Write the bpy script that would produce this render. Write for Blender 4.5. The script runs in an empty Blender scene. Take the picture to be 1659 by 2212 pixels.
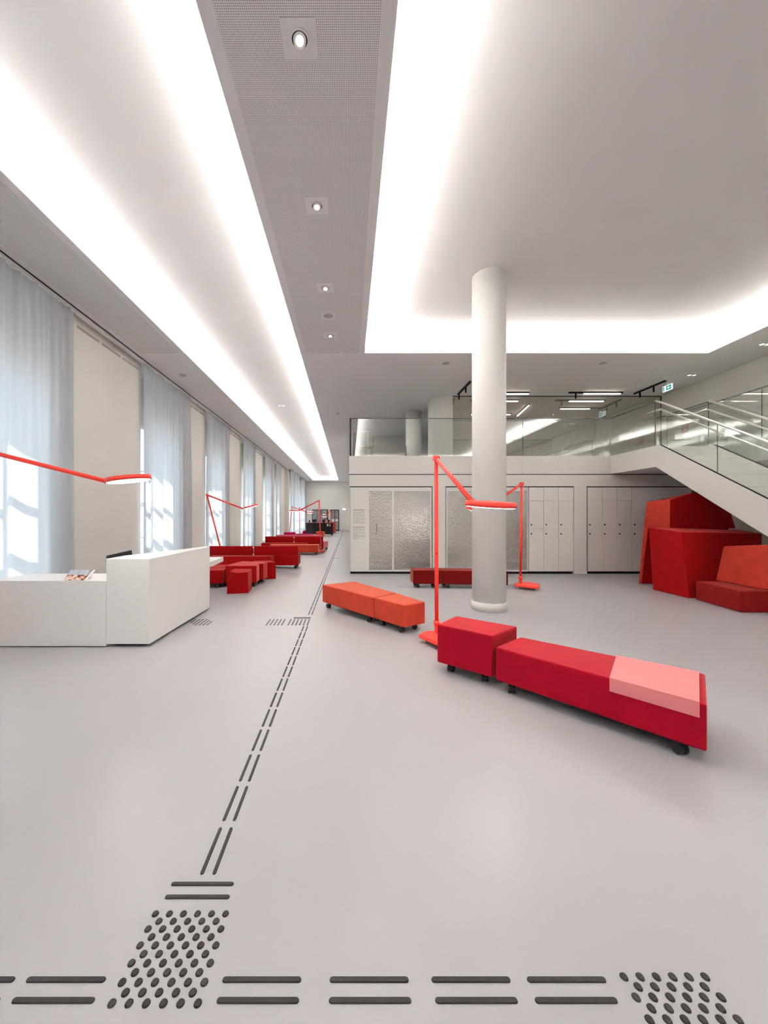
import bpy, bmesh, math, random
from mathutils import Vector, Matrix
random.seed(7)
PI = math.pi
S = bpy.context.scene
COL = S.collection

# ------------------------------------------------------------------ camera
FPX, CX, CY, CAMZ = 825.0, 754.0, 1115.0, 1.5      # focal length and vanishing point in photo pixels
cam_d = bpy.data.cameras.new('camera'); cam = bpy.data.objects.new('camera', cam_d); COL.objects.link(cam)
cam.location = (0, 0, CAMZ); cam.rotation_euler = (PI/2, 0, 0)
cam_d.sensor_fit = 'AUTO'; cam_d.sensor_width = 36.0; cam_d.lens = FPX/2212*36
cam_d.shift_x = (829.5-CX)/2212; cam_d.shift_y = (CY-1106)/2212
cam_d.clip_start = 0.05; cam_d.clip_end = 300
S.camera = cam

# ------------------------------------------------------------------ world, sun, exposure
S.view_settings.view_transform = 'Standard'; S.view_settings.look = 'None'
S.view_settings.gamma = 1.0; S.view_settings.use_curve_mapping = False
S.view_settings.exposure = 0.86
S.cycles.transparent_max_bounces = 32
W = bpy.data.worlds.new('world'); S.world = W; W.use_nodes = True
bg = W.node_tree.nodes['Background']; bg.inputs[0].default_value = (0.62, 0.80, 1.0, 1); bg.inputs[1].default_value = 2.1
sd = bpy.data.lights.new('sun', 'SUN'); sd.energy = 6.0; sd.angle = math.radians(0.6); sd.color = (1, 0.96, 0.9)
so = bpy.data.objects.new('sun', sd); COL.objects.link(so)
so.rotation_euler = Vector((0.62, -0.28, -1.0)).to_track_quat('-Z', 'Y').to_euler(); so.location = (-20, 10, 20)

COVE_WPM = 27.0
COVE_COL = (1.0, 0.965, 0.925)
def cove_light(x0, y0, x1, y1, z, k=1.0):
    L = math.hypot(x1-x0, y1-y0)
    d = bpy.data.lights.new('cove_strip_light', 'AREA'); d.shape = 'RECTANGLE'; d.size = L; d.size_y = 0.05
    d.energy = COVE_WPM*L*k; d.color = COVE_COL
    o = bpy.data.objects.new('cove_strip_light', d); COL.objects.link(o)
    o.location = ((x0+x1)/2, (y0+y1)/2, z)
    o.rotation_euler = (PI, 0, math.atan2(y1-y0, x1-x0))
H, HR = 5.06, 5.38                     # lower ceiling and recessed ceiling heights
LC = (-3.59, -1.06, -5.0, 37.9)        # left light recess: x0 x1 y0 y1
RC = (0.34, 7.84, -5.0, 8.34)          # right light recess
TR = 0.14
for (x0, x1, y0, y1), k in ((LC, 0.60), (RC, 0.93)):
    z = H+0.07
    cove_light(x0-TR, y0, x0-TR, y1, z, k); cove_light(x1+TR, y0, x1+TR, y1, z, k)
    cove_light(x0, y1+TR, x1, y1+TR, z, k); cove_light(x0, y0-TR, x1, y0-TR, z, k)

# ------------------------------------------------------------------ materials
MATS = {}
def nodes_of(name):
    m = bpy.data.materials.new(name); m.use_nodes = True
    nt = m.node_tree; nt.nodes.clear()
    out = nt.nodes.new('ShaderNodeOutputMaterial')
    MATS[name] = m
    return m, nt, out
def mat(name, col, rough=0.6, spec=0.3, metal=0.0, noise=0.0, nscale=6.0, bump=0.0, bscale=60.0, sheen=0.0, sheen_tint=None, coat=0.0, emit=None, estr=0.0):
    m, nt, out = nodes_of(name); N = nt.nodes; Lk = nt.links
    p = N.new('ShaderNodeBsdfPrincipled'); Lk.new(p.outputs[0], out.inputs[0])
    p.inputs['Base Color'].default_value = (*col, 1); p.inputs['Roughness'].default_value = rough
    p.inputs['Specular IOR Level'].default_value = spec; p.inputs['Metallic'].default_value = metal
    p.inputs['Coat Weight'].default_value = coat
    if sheen: 
        p.inputs['Sheen Weight'].default_value = sheen; p.inputs['Sheen Roughness'].default_value = 0.32
        p.inputs['Sheen Tint'].default_value = (*(sheen_tint or (1, 1, 1)), 1)
    if emit:
        p.inputs['Emission Color'].default_value = (*emit, 1); p.inputs['Emission Strength'].default_value = estr
    tc = N.new('ShaderNodeTexCoord')
    n = N.new('ShaderNodeTexNoise'); n.inputs['Scale'].default_value = nscale; n.inputs['Detail'].default_value = 4
    Lk.new(tc.outputs['Object'], n.inputs['Vector'])
    mx = N.new('ShaderNodeMix'); mx.data_type = 'RGBA'; mx.blend_type = 'MIX'
    a = tuple(max(0, c*(1-noise)) for c in col); b = tuple(min(1, c*(1+noise)) for c in col)
    mx.inputs[6].default_value = (*a, 1); mx.inputs[7].default_value = (*b, 1)
    rr = N.new('ShaderNodeMapRange'); rr.inputs[1].default_value = 0.35; rr.inputs[2].default_value = 0.65
    Lk.new(n.outputs[0], rr.inputs[0]); Lk.new(rr.outputs[0], mx.inputs[0]); Lk.new(mx.outputs[2], p.inputs['Base Color'])
    if bump:
        n2 = N.new('ShaderNodeTexNoise'); n2.inputs['Scale'].default_value = bscale; n2.inputs['Detail'].default_value = 2
        Lk.new(tc.outputs['Object'], n2.inputs['Vector'])
        bp = N.new('ShaderNodeBump'); bp.inputs['Strength'].default_value = bump; bp.inputs['Distance'].default_value = 0.01
        Lk.new(n2.outputs[0], bp.inputs['Height']); Lk.new(bp.outputs[0], p.inputs['Normal'])
    return m
def emat(name, col, s):
    m, nt, out = nodes_of(name)
    e = nt.nodes.new('ShaderNodeEmission'); e.inputs[0].default_value = (*col, 1); e.inputs[1].default_value = s
    nt.links.new(e.outputs[0], out.inputs[0]); return m

mat('paint_ceiling', (0.86, 0.85, 0.843), 0.75, 0.15, noise=0.01, nscale=1.5)
mat('paint_wall', (0.78, 0.75, 0.70), 0.8, 0.15, noise=0.012, nscale=1.2)
mat('facade_white', (0.80, 0.78, 0.745), 0.55, 0.25, noise=0.01, nscale=1.5)
mat('locker_white', (0.85, 0.82, 0.79), 0.5, 0.3, noise=0.01, nscale=2)
mat('desk_white', (0.88, 0.875, 0.865), 0.42, 0.3, noise=0.006, nscale=2)
mat('column_white', (0.86, 0.845, 0.815), 0.5, 0.3, noise=0.006, nscale=2)
mat('frame_white', (0.82, 0.81, 0.78), 0.4, 0.35)
mat('floor_vinyl', (0.385, 0.375, 0.387), 0.36, 0.5, noise=0.02, nscale=0.7, bump=0.02, bscale=220)
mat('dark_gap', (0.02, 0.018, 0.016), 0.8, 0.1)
mat('black_metal', (0.008, 0.008, 0.009), 0.5, 0.25)
mat('black_rubber', (0.022, 0.021, 0.022), 0.5, 0.35)
mat('caster_grey', (0.09, 0.09, 0.095), 0.4, 0.4)
mat('guidance_rubber', (0.024, 0.022, 0.022), 0.55, 0.3, noise=0.15, nscale=40)
mat('steel', (0.92, 0.90, 0.88), 0.42, 0.5, metal=0.75)
mat('rail_white', (0.90, 0.88, 0.86), 0.4, 0.4)
mat('lamp_red', (0.85, 0.05, 0.032), 0.42, 0.35, emit=None)
def fabric(name, c, sh=0.35, tint=None):
    return mat(name, c, 0.85, 0.12, noise=0.07, nscale=7.0, bump=0.12, bscale=160, sheen=sh, sheen_tint=tint or (1, 0.55, 0.5))
fabric('fabric_crimson', (0.3, 0.001, 0.013), 0.75, (1, 0.33, 0.26))
fabric('fabric_orange', (0.45, 0.042, 0.022), 0.75, (1, 0.55, 0.35))
fabric('fabric_dark_red', (0.12, 0.002, 0.002), 0.5, (1, 0.35, 0.25))
fabric('fabric_red', (0.27, 0.001, 0.002), 0.3, (1, 0.3, 0.25))
fabric('fabric_bright_red', (0.31, 0.002, 0.004), 0.6, (1, 0.35, 0.3))
fabric('fabric_vermilion', (0.37, 0.03, 0.018), 0.4, (1, 0.4, 0.3))
fabric('fabric_maroon', (0.19, 0.006, 0.006), 0.35, (1, 0.3, 0.25))
fabric('fabric_magenta', (0.5, 0.002, 0.08), 0.3, (1, 0.3, 0.5))
fabric('fabric_pink', (0.55, 0.08, 0.14), 0.4, (1, 0.5, 0.6))
mat('pad_pink', (0.66, 0.20, 0.21), 0.5, 0.25, noise=0.02)
mat('olive', (0.42, 0.42, 0.22), 0.5, 0.3)
mat('grey_panel', (0.36, 0.36, 0.35), 0.6, 0.25)
mat('print_grey', (0.40, 0.385, 0.37), 0.8, 0.1)
mat('print_dark', (0.09, 0.085, 0.08), 0.8, 0.1)
mat('paper', (0.86, 0.85, 0.83), 0.7, 0.2)
mat('sign_green', (0.0, 0.42, 0.27), 0.5, 0.2, emit=(0.0, 0.55, 0.36), estr=0.15)
mat('sign_red', (0.65, 0.05, 0.05), 0.5, 0.2)
mat('door_grey', (0.022, 0.023, 0.025), 0.45, 0.3)
mat('speaker_grey', (0.50, 0.49, 0.47), 0.7, 0.15)
mat('ground_outside', (0.45, 0.44, 0.42), 0.9, 0.1, noise=0.1)
emat('sign_white', (0.9, 1, 0.97), 0.62)
emat('lamp_diffuser', (1.0, 0.93, 0.86), 12.0)
emat('cabinet_fill', (1.0, 0.93, 0.86), 1.3)  # glow of the strips added inside the display cabinets
emat('downlight_lens', (1.0, 0.95, 0.88), 0.9)
emat('tube_white', (1.0, 0.88, 0.76), 8.0)
emat('emergency_white', (1, 1, 1), 3.0)

def glass(name, fac, tint, rough=0.0, bump=0.0, bscale=30.0, fres=True):
    m, nt, out = nodes_of(name); N = nt.nodes; Lk = nt.links
    t = N.new('ShaderNodeBsdfTransparent'); t.inputs[0].default_value = (*tint, 1)
    g = N.new('ShaderNodeBsdfGlossy'); g.inputs['Roughness'].default_value = rough; g.inputs[0].default_value = (0.95, 0.96, 0.95, 1)
    mx = N.new('ShaderNodeMixShader'); mx.inputs[0].default_value = fac
    Lk.new(t.outputs[0], mx.inputs[1]); Lk.new(g.outputs[0], mx.inputs[2]); Lk.new(mx.outputs[0], out.inputs[0])
    if fres:
        f = N.new('ShaderNodeLayerWeight'); f.inputs[0].default_value = 0.5
        p5 = N.new('ShaderNodeMath'); p5.operation = 'POWER'; p5.inputs[1].default_value = 5.0
        a = N.new('ShaderNodeMath'); a.operation = 'MULTIPLY_ADD'; a.inputs[1].default_value = (1-fac)*0.8; a.inputs[2].default_value = fac
        Lk.new(f.outputs['Facing'], p5.inputs[0]); Lk.new(p5.outputs[0], a.inputs[0]); Lk.new(a.outputs[0], mx.inputs[0])
    if bump:
        tc = N.new('ShaderNodeTexCoord')
        n = N.new('ShaderNodeTexVoronoi'); n.feature = 'SMOOTH_F1'; n.inputs['Scale'].default_value = bscale
        Lk.new(tc.outputs['Object'], n.inputs['Vector'])
        b = N.new('ShaderNodeBump'); b.inputs['Strength'].default_value = bump; b.inputs['Distance'].default_value = 0.01
        Lk.new(n.outputs[0], b.inputs['Height']); Lk.new(b.outputs[0], g.inputs['Normal'])
        mr = N.new('ShaderNodeMapRange'); mr.inputs[1].default_value = 0.05; mr.inputs[2].default_value = 0.6; mr.inputs[3].default_value = 1.0; mr.inputs[4].default_value = 0.80
        Lk.new(n.outputs[0], mr.inputs[0])
        vm = N.new('ShaderNodeVectorMath'); vm.operation = 'SCALE'; vm.inputs[0].default_value = tint
        Lk.new(mr.outputs[0], vm.inputs['Scale']); Lk.new(vm.outputs[0], t.inputs[0])
    return m
glass('glass_clear', 0.09, (0.95, 0.965, 0.955))
glass('glass_partition', 0.30, (0.93, 0.92, 0.90))
glass('glass_window', 0.04, (0.97, 0.98, 0.98))
m, nt, out = nodes_of('glass_rippled'); N = nt.nodes; Lk = nt.links
tc = N.new('ShaderNodeTexCoord'); vo = N.new('ShaderNodeTexVoronoi'); vo.feature = 'SMOOTH_F1'; vo.inputs['Scale'].default_value = 40.0
Lk.new(tc.outputs['Object'], vo.inputs['Vector'])
bp = N.new('ShaderNodeBump'); bp.inputs['Strength'].default_value = 0.8; bp.inputs['Distance'].default_value = 0.008; Lk.new(vo.outputs[0], bp.inputs['Height'])
tr = N.new('ShaderNodeBsdfTransparent'); tr.inputs[0].default_value = (0.97, 0.98, 0.97, 1)
rf = N.new('ShaderNodeBsdfRefraction'); rf.inputs['IOR'].default_value = 1.25; rf.inputs['Roughness'].default_value = 0.0; rf.inputs[0].default_value = (0.96, 0.97, 0.96, 1); Lk.new(bp.outputs[0], rf.inputs['Normal'])
gl = N.new('ShaderNodeBsdfGlossy'); gl.inputs['Roughness'].default_value = 0.02; gl.inputs[0].default_value = (0.96, 0.97, 0.96, 1); Lk.new(bp.outputs[0], gl.inputs['Normal'])
m1 = N.new('ShaderNodeMixShader'); m1.inputs[0].default_value = 0.45; Lk.new(tr.outputs[0], m1.inputs[1]); Lk.new(rf.outputs[0], m1.inputs[2])
m2 = N.new('ShaderNodeMixShader'); m2.inputs[0].default_value = 0.34; Lk.new(m1.outputs[0], m2.inputs[1]); Lk.new(gl.outputs[0], m2.inputs[2]); Lk.new(m2.outputs[0], out.inputs[0])
glass('glass_dark', 0.3, (0.25, 0.27, 0.28))

# curtain cloth: thin cloth that lets daylight through
m, nt, out = nodes_of('curtain_cloth'); N = nt.nodes; Lk = nt.links
d1 = N.new('ShaderNodeBsdfDiffuse'); d1.inputs[0].default_value = (0.60, 0.615, 0.63, 1)
t1 = N.new('ShaderNodeBsdfTranslucent'); t1.inputs[0].default_value = (0.66, 0.70, 0.73, 1)
mx = N.new('ShaderNodeMixShader'); mx.inputs[0].default_value = 0.40
Lk.new(d1.outputs[0], mx.inputs[1]); Lk.new(t1.outputs[0], mx.inputs[2]); Lk.new(mx.outputs[0], out.inputs[0])

# perforated acoustic board: round holes on a 14 mm grid
m, nt, out = nodes_of('perforated_board'); N = nt.nodes; Lk = nt.links
p = N.new('ShaderNodeBsdfPrincipled'); p.inputs['Roughness'].default_value = 0.75; p.inputs['Specular IOR Level'].default_value = 0.15
Lk.new(p.outputs[0], out.inputs[0])
tc = N.new('ShaderNodeTexCoord'); sx = N.new('ShaderNodeSeparateXYZ'); Lk.new(tc.outputs['Object'], sx.inputs[0])
def M_(op, a, b=None):
    n = N.new('ShaderNodeMath'); n.operation = op
    for i, v in enumerate((a, b)):
        if v is None: continue
        if isinstance(v, (int, float)): n.inputs[i].default_value = v
        else: Lk.new(v, n.inputs[i])
    return n.outputs[0]
def cell(o): 
    f = M_('FRACT', M_('ADD', M_('DIVIDE', o, 0.0142), 5000.0)); c = M_('SUBTRACT', f, 0.5); return M_('MULTIPLY', c, c)
r2 = M_('ADD', cell(sx.outputs[0]), cell(sx.outputs[1])); hole = M_('LESS_THAN', r2, 0.225**2)
cm = N.new('ShaderNodeMix'); cm.data_type = 'RGBA'; Lk.new(hole, cm.inputs[0])
cm.inputs[6].default_value = (0.86, 0.85, 0.843, 1); cm.inputs[7].default_value = (0.20, 0.19, 0.185, 1)
Lk.new(cm.outputs[2], p.inputs['Base Color'])

# magazine photo print
m, nt, out = nodes_of('photo_print'); N = nt.nodes; Lk = nt.links
p = N.new('ShaderNodeBsdfPrincipled'); p.inputs['Roughness'].default_value = 0.35; Lk.new(p.outputs[0], out.inputs[0])
tc = N.new('ShaderNodeTexCoord'); n = N.new('ShaderNodeTexNoise'); n.inputs['Scale'].default_value = 28; n.inputs['Detail'].default_value = 3
Lk.new(tc.outputs['Object'], n.inputs['Vector'])
cr = N.new('ShaderNodeValToRGB'); e = cr.color_ramp.elements
e[0].position = 0.40; e[0].color = (0.03, 0.03, 0.05, 1); e[1].position = 0.62; e[1].color = (0.75, 0.72, 0.70, 1)
k = cr.color_ramp.elements.new(0.50); k.color = (0.65, 0.20, 0.05, 1)
Lk.new(n.outputs[0], cr.inputs[0]); Lk.new(cr.outputs[0], p.inputs['Base Color'])
mat('photo_sky', (0.42, 0.48, 0.56), 0.35, 0.3)

# ------------------------------------------------------------------ helpers
def tag(o, label=None, cat=None, group=None, kind=None):
    if label: o['label'] = label
    if cat: o['category'] = cat
    if group: o['group'] = group
    if kind: o['kind'] = kind
    return o
def empty(name, loc, label=None, cat=None, group=None, kind=None):
    o = bpy.data.objects.new(name, None); o.empty_display_size = 0.1; COL.objects.link(o); o.location = loc
    return tag(o, label, cat, group, kind)
def put(o, parent):
    if parent is not None:
        o.parent = parent
        p = Vector((0, 0, 0)); q = parent
        while q is not None:
            p += q.location + (q.matrix_parent_inverse.translation if q.parent else Vector((0, 0, 0))); q = q.parent
        o.matrix_parent_inverse = Matrix.Translation(-p)
    return o
def link(name, bm, material, parent=None, smooth=False):
    me = bpy.data.meshes.new(name)
    bmesh.ops.recalc_face_normals(bm, faces=bm.faces)
    bm.to_mesh(me); bm.free()
    if isinstance(material, str): material = [material]
    for k in material: me.materials.append(MATS[k])
    if smooth:
        for p in me.polygons: p.use_smooth = True
    o = bpy.data.objects.new(name, me); COL.objects.link(o)
    # move the origin to the mesh's own base so things sit where they stand
    return put(o, parent)
def add_box(bm, x0, x1, y0, y1, z0, z1, mi=0, bevel=0.0):
    v = [bm.verts.new((x, y, z)) for z in (z0, z1) for (x, y) in ((x0, y0), (x1, y0), (x1, y1), (x0, y1))]
    fs = [bm.faces.new([v[i] for i in f]) for f in ((3, 2, 1, 0), (4, 5, 6, 7), (0, 1, 5, 4), (1, 2, 6, 5), (2, 3, 7, 6), (3, 0, 4, 7))]
    for f in fs: f.material_index = mi
    return v
def box(name, x0, x1, y0, y1, z0, z1, material, parent=None, bevel=0.0, seg=1):
    bm = bmesh.new(); add_box(bm, x0, x1, y0, y1, z0, z1)
    if bevel: bmesh.ops.bevel(bm, geom=bm.edges[:], offset=bevel, segments=seg, affect='EDGES', profile=0.6)
    return link(name, bm, material, parent)
def boxes(name, lst, material, parent=None):
    bm = bmesh.new()
    for b in lst: add_box(bm, *b)
    return link(name, bm, material, parent)
def add_prism(bm, base, top):
    n = len(base)
    b = [bm.verts.new(p) for p in base]; t = [bm.verts.new(p) for p in top]
    bm.faces.new(b[::-1]); bm.faces.new(t)
    for i in range(n): bm.faces.new([b[i], b[(i+1) % n], t[(i+1) % n], t[i]])
def prism(name, pts, z0, z1, material, parent=None, bevel=0.0, seg=2, smooth=False):
    bm = bmesh.new()
    add_prism(bm, [(p[0], p[1], z0) for p in pts], [(p[0], p[1], z1) for p in pts])
    if bevel: bmesh.ops.bevel(bm, geom=bm.edges[:], offset=bevel, segments=seg, affect='EDGES', profile=0.6)
    return link(name, bm, material, parent, smooth)
def solid(name, verts, faces, material, parent=None, bevel=0.0, tri=True):
    bm = bmesh.new(); vs = [bm.verts.new(v) for v in verts]
    for f in faces: bm.faces.new([vs[i] for i in f])
    bmesh.ops.recalc_face_normals(bm, faces=bm.faces)
    if bevel: bmesh.ops.bevel(bm, geom=bm.edges[:], offset=bevel, segments=2, affect='EDGES', profile=0.6)
    return link(name, bm, material, parent)
def add_tube(bm, a, b, r, seg=14, r2=None):
    a = Vector(a); b = Vector(b); d = b-a
    q = d.to_track_quat('Z', 'Y').to_matrix().to_4x4()
    bmesh.ops.create_cone(bm, cap_ends=True, segments=seg, radius1=r, radius2=r if r2 is None else r2, depth=d.length, matrix=Matrix.Translation((a+b)/2) @ q)
def tube(name, a, b, r, material, parent=None, seg=16, r2=None):
    bm = bmesh.new(); add_tube(bm, a, b, r, seg, r2)
    o = link(name, bm, material, parent)
    for p in o.data.polygons: p.use_smooth = len(p.vertices) == 4
    return o
def path_tube(name, pts, r, material, parent=None, seg=10):
    bm = bmesh.new()
    for i in range(len(pts)-1): add_tube(bm, pts[i], pts[i+1], r, seg)
    for p in pts[1:-1]: bmesh.ops.create_uvsphere(bm, u_segments=seg, v_segments=6, radius=r, matrix=Matrix.Translation(p))
    return link(name, bm, material, parent, True)
def inst(name, me, loc, parent=None, rz=0.0):
    o = bpy.data.objects.new(name, me); COL.objects.link(o)
    o.location = loc; o.rotation_euler = (0, 0, rz)
    return put(o, parent)
def G(px, py, z=0.0):           # photo pixel on the horizontal plane of height z
    d = (CAMZ-z)*FPX/(py-CY); return ((px-CX)*d/FPX, d)
def D(px, py, d):               # photo pixel at a known depth
    return Vector(((px-CX)*d/FPX, d, CAMZ-(py-CY)*d/FPX))

# ------------------------------------------------------------------ the room
XL, XR, YB, YF = -4.85, 9.25, -7.0, 39.2
JOG = 28.8; XJ = -4.57
floor = tag(box('floor', XL, XR, YB, YF, -0.15, 0, 'floor_vinyl'), kind='structure')
tag(box('ground_outside', -60, -5.65, -40, 80, -0.6, -0.4, 'ground_outside'), kind='structure')

# ceiling: board with two light recesses, upstand lips, raised inner ceilings
bm = bmesh.new(); T = 0.03
def cb(x0, x1, y0, y1, z0=H, z1=H+T): add_box(bm, x0, x1, y0, y1, z0, z1)
cb(XL, LC[0], YB, YF); cb(LC[0], LC[1], LC[3], YF); cb(LC[0], LC[1], YB, LC[2])
cb(LC[1], RC[0], YB, YF); cb(RC[0], XR, RC[3], YF); cb(RC[1], XR, YB, RC[3]); cb(RC[0], RC[1], YB, RC[2])
for (x0, x1, y0, y1) in (LC, RC):
    lz = H+0.085
    add_box(bm, x0-0.02, x0, y0, y1, H+T, lz); add_box(bm, x1, x1+0.02, y0, y1, H+T, lz)
    add_box(bm, x0-0.02, x1+0.02, y1, y1+0.02, H+T, lz); add_box(bm, x0-0.02, x1+0.02, y0-0.02, y0, H+T, lz)
    w = 0.30
    add_box(bm, x0-w, x1+w, y0-w, y1+w, HR, HR+0.03)
    add_box(bm, x0-w-0.03, x0-w, y0-w, y1+w, H+T, HR+0.03); add_box(bm, x1+w, x1+w+0.03, y0-w, y1+w, H+T, HR+0.03)
    add_box(bm, x0-w, x1+w, y1+w, y1+w+0.03, H+T, HR+0.03); add_box(bm, x0-w, x1+w, y0-w-0.03, y0-w, H+T, HR+0.03)
ceiling = tag(link('ceiling', bm, 'paint_ceiling'), kind='structure')
box('perforated_panel', LC[1]+0.115, RC[0]-0.115, YB+0.1, RC[3]-0.02, H-0.004, H, 'perforated_board', ceiling)
box('perforated_panel', -4.55, LC[0]-0.115, YB+0.1, RC[3]-0.02, H-0.004, H, 'perforated_board', ceiling)
boxes('joint_strip', [(-4.6, LC[0], RC[3]-0.012, RC[3]+0.0, H-0.006, H), (LC[1], RC[0], RC[3]-0.012, RC[3], H-0.006, H)], 'rail_white', ceiling)

# window wall with deep niches
WIN = [(0.0, 2.2), (4.25, 6.15), (8.89, 10.60), (12.90, 14.55), (17.12, 18.75), (21.5, 23.1), (24.9, 26.1)]
WIN2 = [(29.15, 30.7), (31.4, 34.4), (35.25, 38.5)]
ZS, ZT = 0.12, 3.82
bm = bmesh.new()
XO = -5.60
def wallrun(xin, ya, yb, wins):
    y = ya
    for (a, b) in wins:
        add_box(bm, XO, xin, y, a, 0, H+0.4)
        add_box(bm, XO, XO+0.28, a, b, ZT, H+0.4)        # wall above the window, at the back of the niche
        add_box(bm, XO, xin, a, b, H, H+0.4)
        add_box(bm, XO, xin-0.02, a, b, 0, ZS)
        y = b
    add_box(bm, XO, xin, y, yb, 0, H+0.4)
wallrun(XL, YB, JOG, WIN); wallrun(XJ, JOG, YF, WIN2)
wall_left = tag(link('wall_left', bm, 'paint_wall'), kind='structure')
tag(boxes('wall_right', [(XR, XR+0.2, YB, 17.2, -0.15, H+0.4)], 'paint_wall'), kind='structure')
tag(boxes('wall_back', [(XO, XR+0.2, YB-0.2, YB, -0.15, H+0.4)], 'paint_wall'), kind='structure')
tag(boxes('wall_far', [(XO, 0.1, YF, YF+0.2, -0.15, H+0.4)], 'paint_wall'), kind='structure')
tag(boxes('wall_corridor', [(0.0, 0.1, 10.6, 17.0, 0, 2.58), (0.0, 0.1, 17.0, YF, 0, H)], 'paint_wall'), kind='structure')
tag(boxes('wall_mezzanine_rear', [(0.1, XR, 17.0, 17.2, 0, H)], 'paint_wall'), kind='structure')
# air slots at the head of the window wall
piers = [(6.75, 8.8), (11.35, 12.8), (15.25, 17.0), (19.4, 21.4), (2.6, 4.15)]
for (a, b) in piers:
    n = 3; L = (b-a)/n
    for i in range(n): box('air_slot', XL, XL+0.006, a+i*L+0.06, a+(i+1)*L-0.02, 4.86, 4.905, 'print_grey', wall_left)
# windows
def window(n, a, b):
    w = empty('window_%d' % n, (-5.36, (a+b)/2, ZS), kind='structure')
    x0, x1 = -5.39, -5.33
    boxes('window_frame', [(x0, x1, a, a+0.07, ZS, ZT), (x0, x1, b-0.07, b, ZS, ZT), (x0, x1, a+0.07, b-0.07, ZS, ZS+0.08), (x0, x1, a+0.07, b-0.07, ZT-0.08, ZT)], 'frame_white', w)
    nc = 3 if b-a > 1.5 else 2; rows = [ZS+0.08, 0.95, 1.80, 2.65, ZT-0.08]
    W_ = (b-a-0.14)/nc
    for i in range(1, nc): box('mullion', x0, x1, a+0.07+i*W_-0.025, a+0.07+i*W_+0.025, ZS+0.08, ZT-0.08, 'frame_white', w)
    for z in rows[1:-1]:
        t = 0.06 if z == 1.80 else 0.022
        box('transom', x0-0.002, x1+0.002, a+0.07, b-0.07, z-t, z+t, 'frame_white', w)
    for i in range(nc):
        for j in range(4):
            box('pane', -5.364, -5.356, a+0.07+i*W_+0.02, a+0.07+(i+1)*W_-0.02, rows[j], rows[j+1], 'glass_window', w)
for i, (a, b) in enumerate(WIN+WIN2): window(i+1, a, b)

# curtain rails
def rail(x, a, b, label):
    o = empty('curtain_rail', (x, a, H-0.05), label, 'curtain rail')
    box('rail_profile', x-0.035, x+0.035, a, b, H-0.055, H-0.004, 'rail_white', o)
    box('shadow_groove', x+0.036, x+0.050, a, b, H-0.012, H, 'dark_gap', o)
rail(-4.71, YB+0.05, JOG-0.05, 'long white curtain rail under the ceiling along the window wall')
rail(-4.44, JOG+0.05, YF-0.05, 'shorter white curtain rail beyond the wall jog near the far wall')

# curtains
def curtain(x, a, b, label, seed, group='grey curtains hanging along the window wall', side=1):
    rnd = random.Random(seed); n = int((b-a)/0.0125); rows = [0.03, 0.5, 1.0, 1.6, 2.3, 3.0, 3.8, 4.4, 4.8, 4.93, 4.99]
    ph = [rnd.uniform(0, 6.28) for _ in range(6)]; fr = [rnd.uniform(5.0, 7.0), rnd.uniform(11, 14), rnd.uniform(19, 24), rnd.uniform(2.4, 3.6)]
    bm = bmesh.new(); grid = []
    for z in rows:
        t = (z-0.03)/4.96; row = []
        for i in range(n+1):
            u = i/n; y = a+(b-a)*u
            low = 0.055*math.sin(fr[0]*y*2+ph[0]+0.5*math.sin(fr[3]*y+ph[3])) + 0.018*math.sin(fr[1]*y*1.6+ph[1]+0.8*t)
            top = 0.020*math.sin(fr[2]*y*2.1+ph[2]) + 0.015*math.sin(fr[1]*y*2+ph[4])
            k = max(0.0, min(1.0, (t-0.35)/0.65))**1.3
            dx = low*(1-0.72*k) + top*(0.15+0.85*k)*(0.5+0.5*k)
            flare = (1-t)*0.06*(u-0.5)*2*(1 if u > 0.5 else 0.7)
            row.append(bm.verts.new((x+dx, y+flare, z)))
        grid.append(row)
    for r in range(len(rows)-1):
        for i in range(n): bm.faces.new([grid[r][i], grid[r][i+1], grid[r+1][i+1], grid[r+1][i]])
    c = empty('curtain', (x, (a+b)/2, 0), label, 'curtain', group)
    link('cloth', bm, 'curtain_cloth', c, True)
    # header tape with small hooks up to the rail
    bm = bmesh.new()
    k = int((b-a)/0.12)
    for i in range(k+1):
        y = a+(b-a)*i/k; add_box(bm, x-0.004, x+0.004, y-0.004, y+0.004, 4.98, H-0.056)
    link('hooks', bm, 'steel', c)['kind'] = 'stuff'
ord_ = ['behind the reception desk, off its left end', 'behind the low part of the reception desk', 'second from the reception desk, sunlit at its foot', 'third from the reception desk, behind the tilted red lamp', 'fourth from the reception desk', 'fifth from the reception desk', 'sixth from the reception desk, just before the wall jog']
C1 = [(0.2, 2.4), (4.1, 6.56), (8.81, 11.25), (12.77, 15.15), (17.0, 19.3), (21.4, 23.6), (24.75, 26.5)]
for i, (a, b) in enumerate(C1):
    curtain(-4.71, a, b, 'pale grey floor-length curtain '+ord_[i], 10+i)
ord2 = ['first beyond the wall jog', 'second beyond the wall jog', 'third beyond the wall jog, next to the far wall']
for i, (a, b) in enumerate([(29.05, 30.7), (31.3, 34.4), (35.1, 38.9)]):
    curtain(-4.44, a, b, 'pale grey floor-length curtain '+ord2[i], 30+i)

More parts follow.
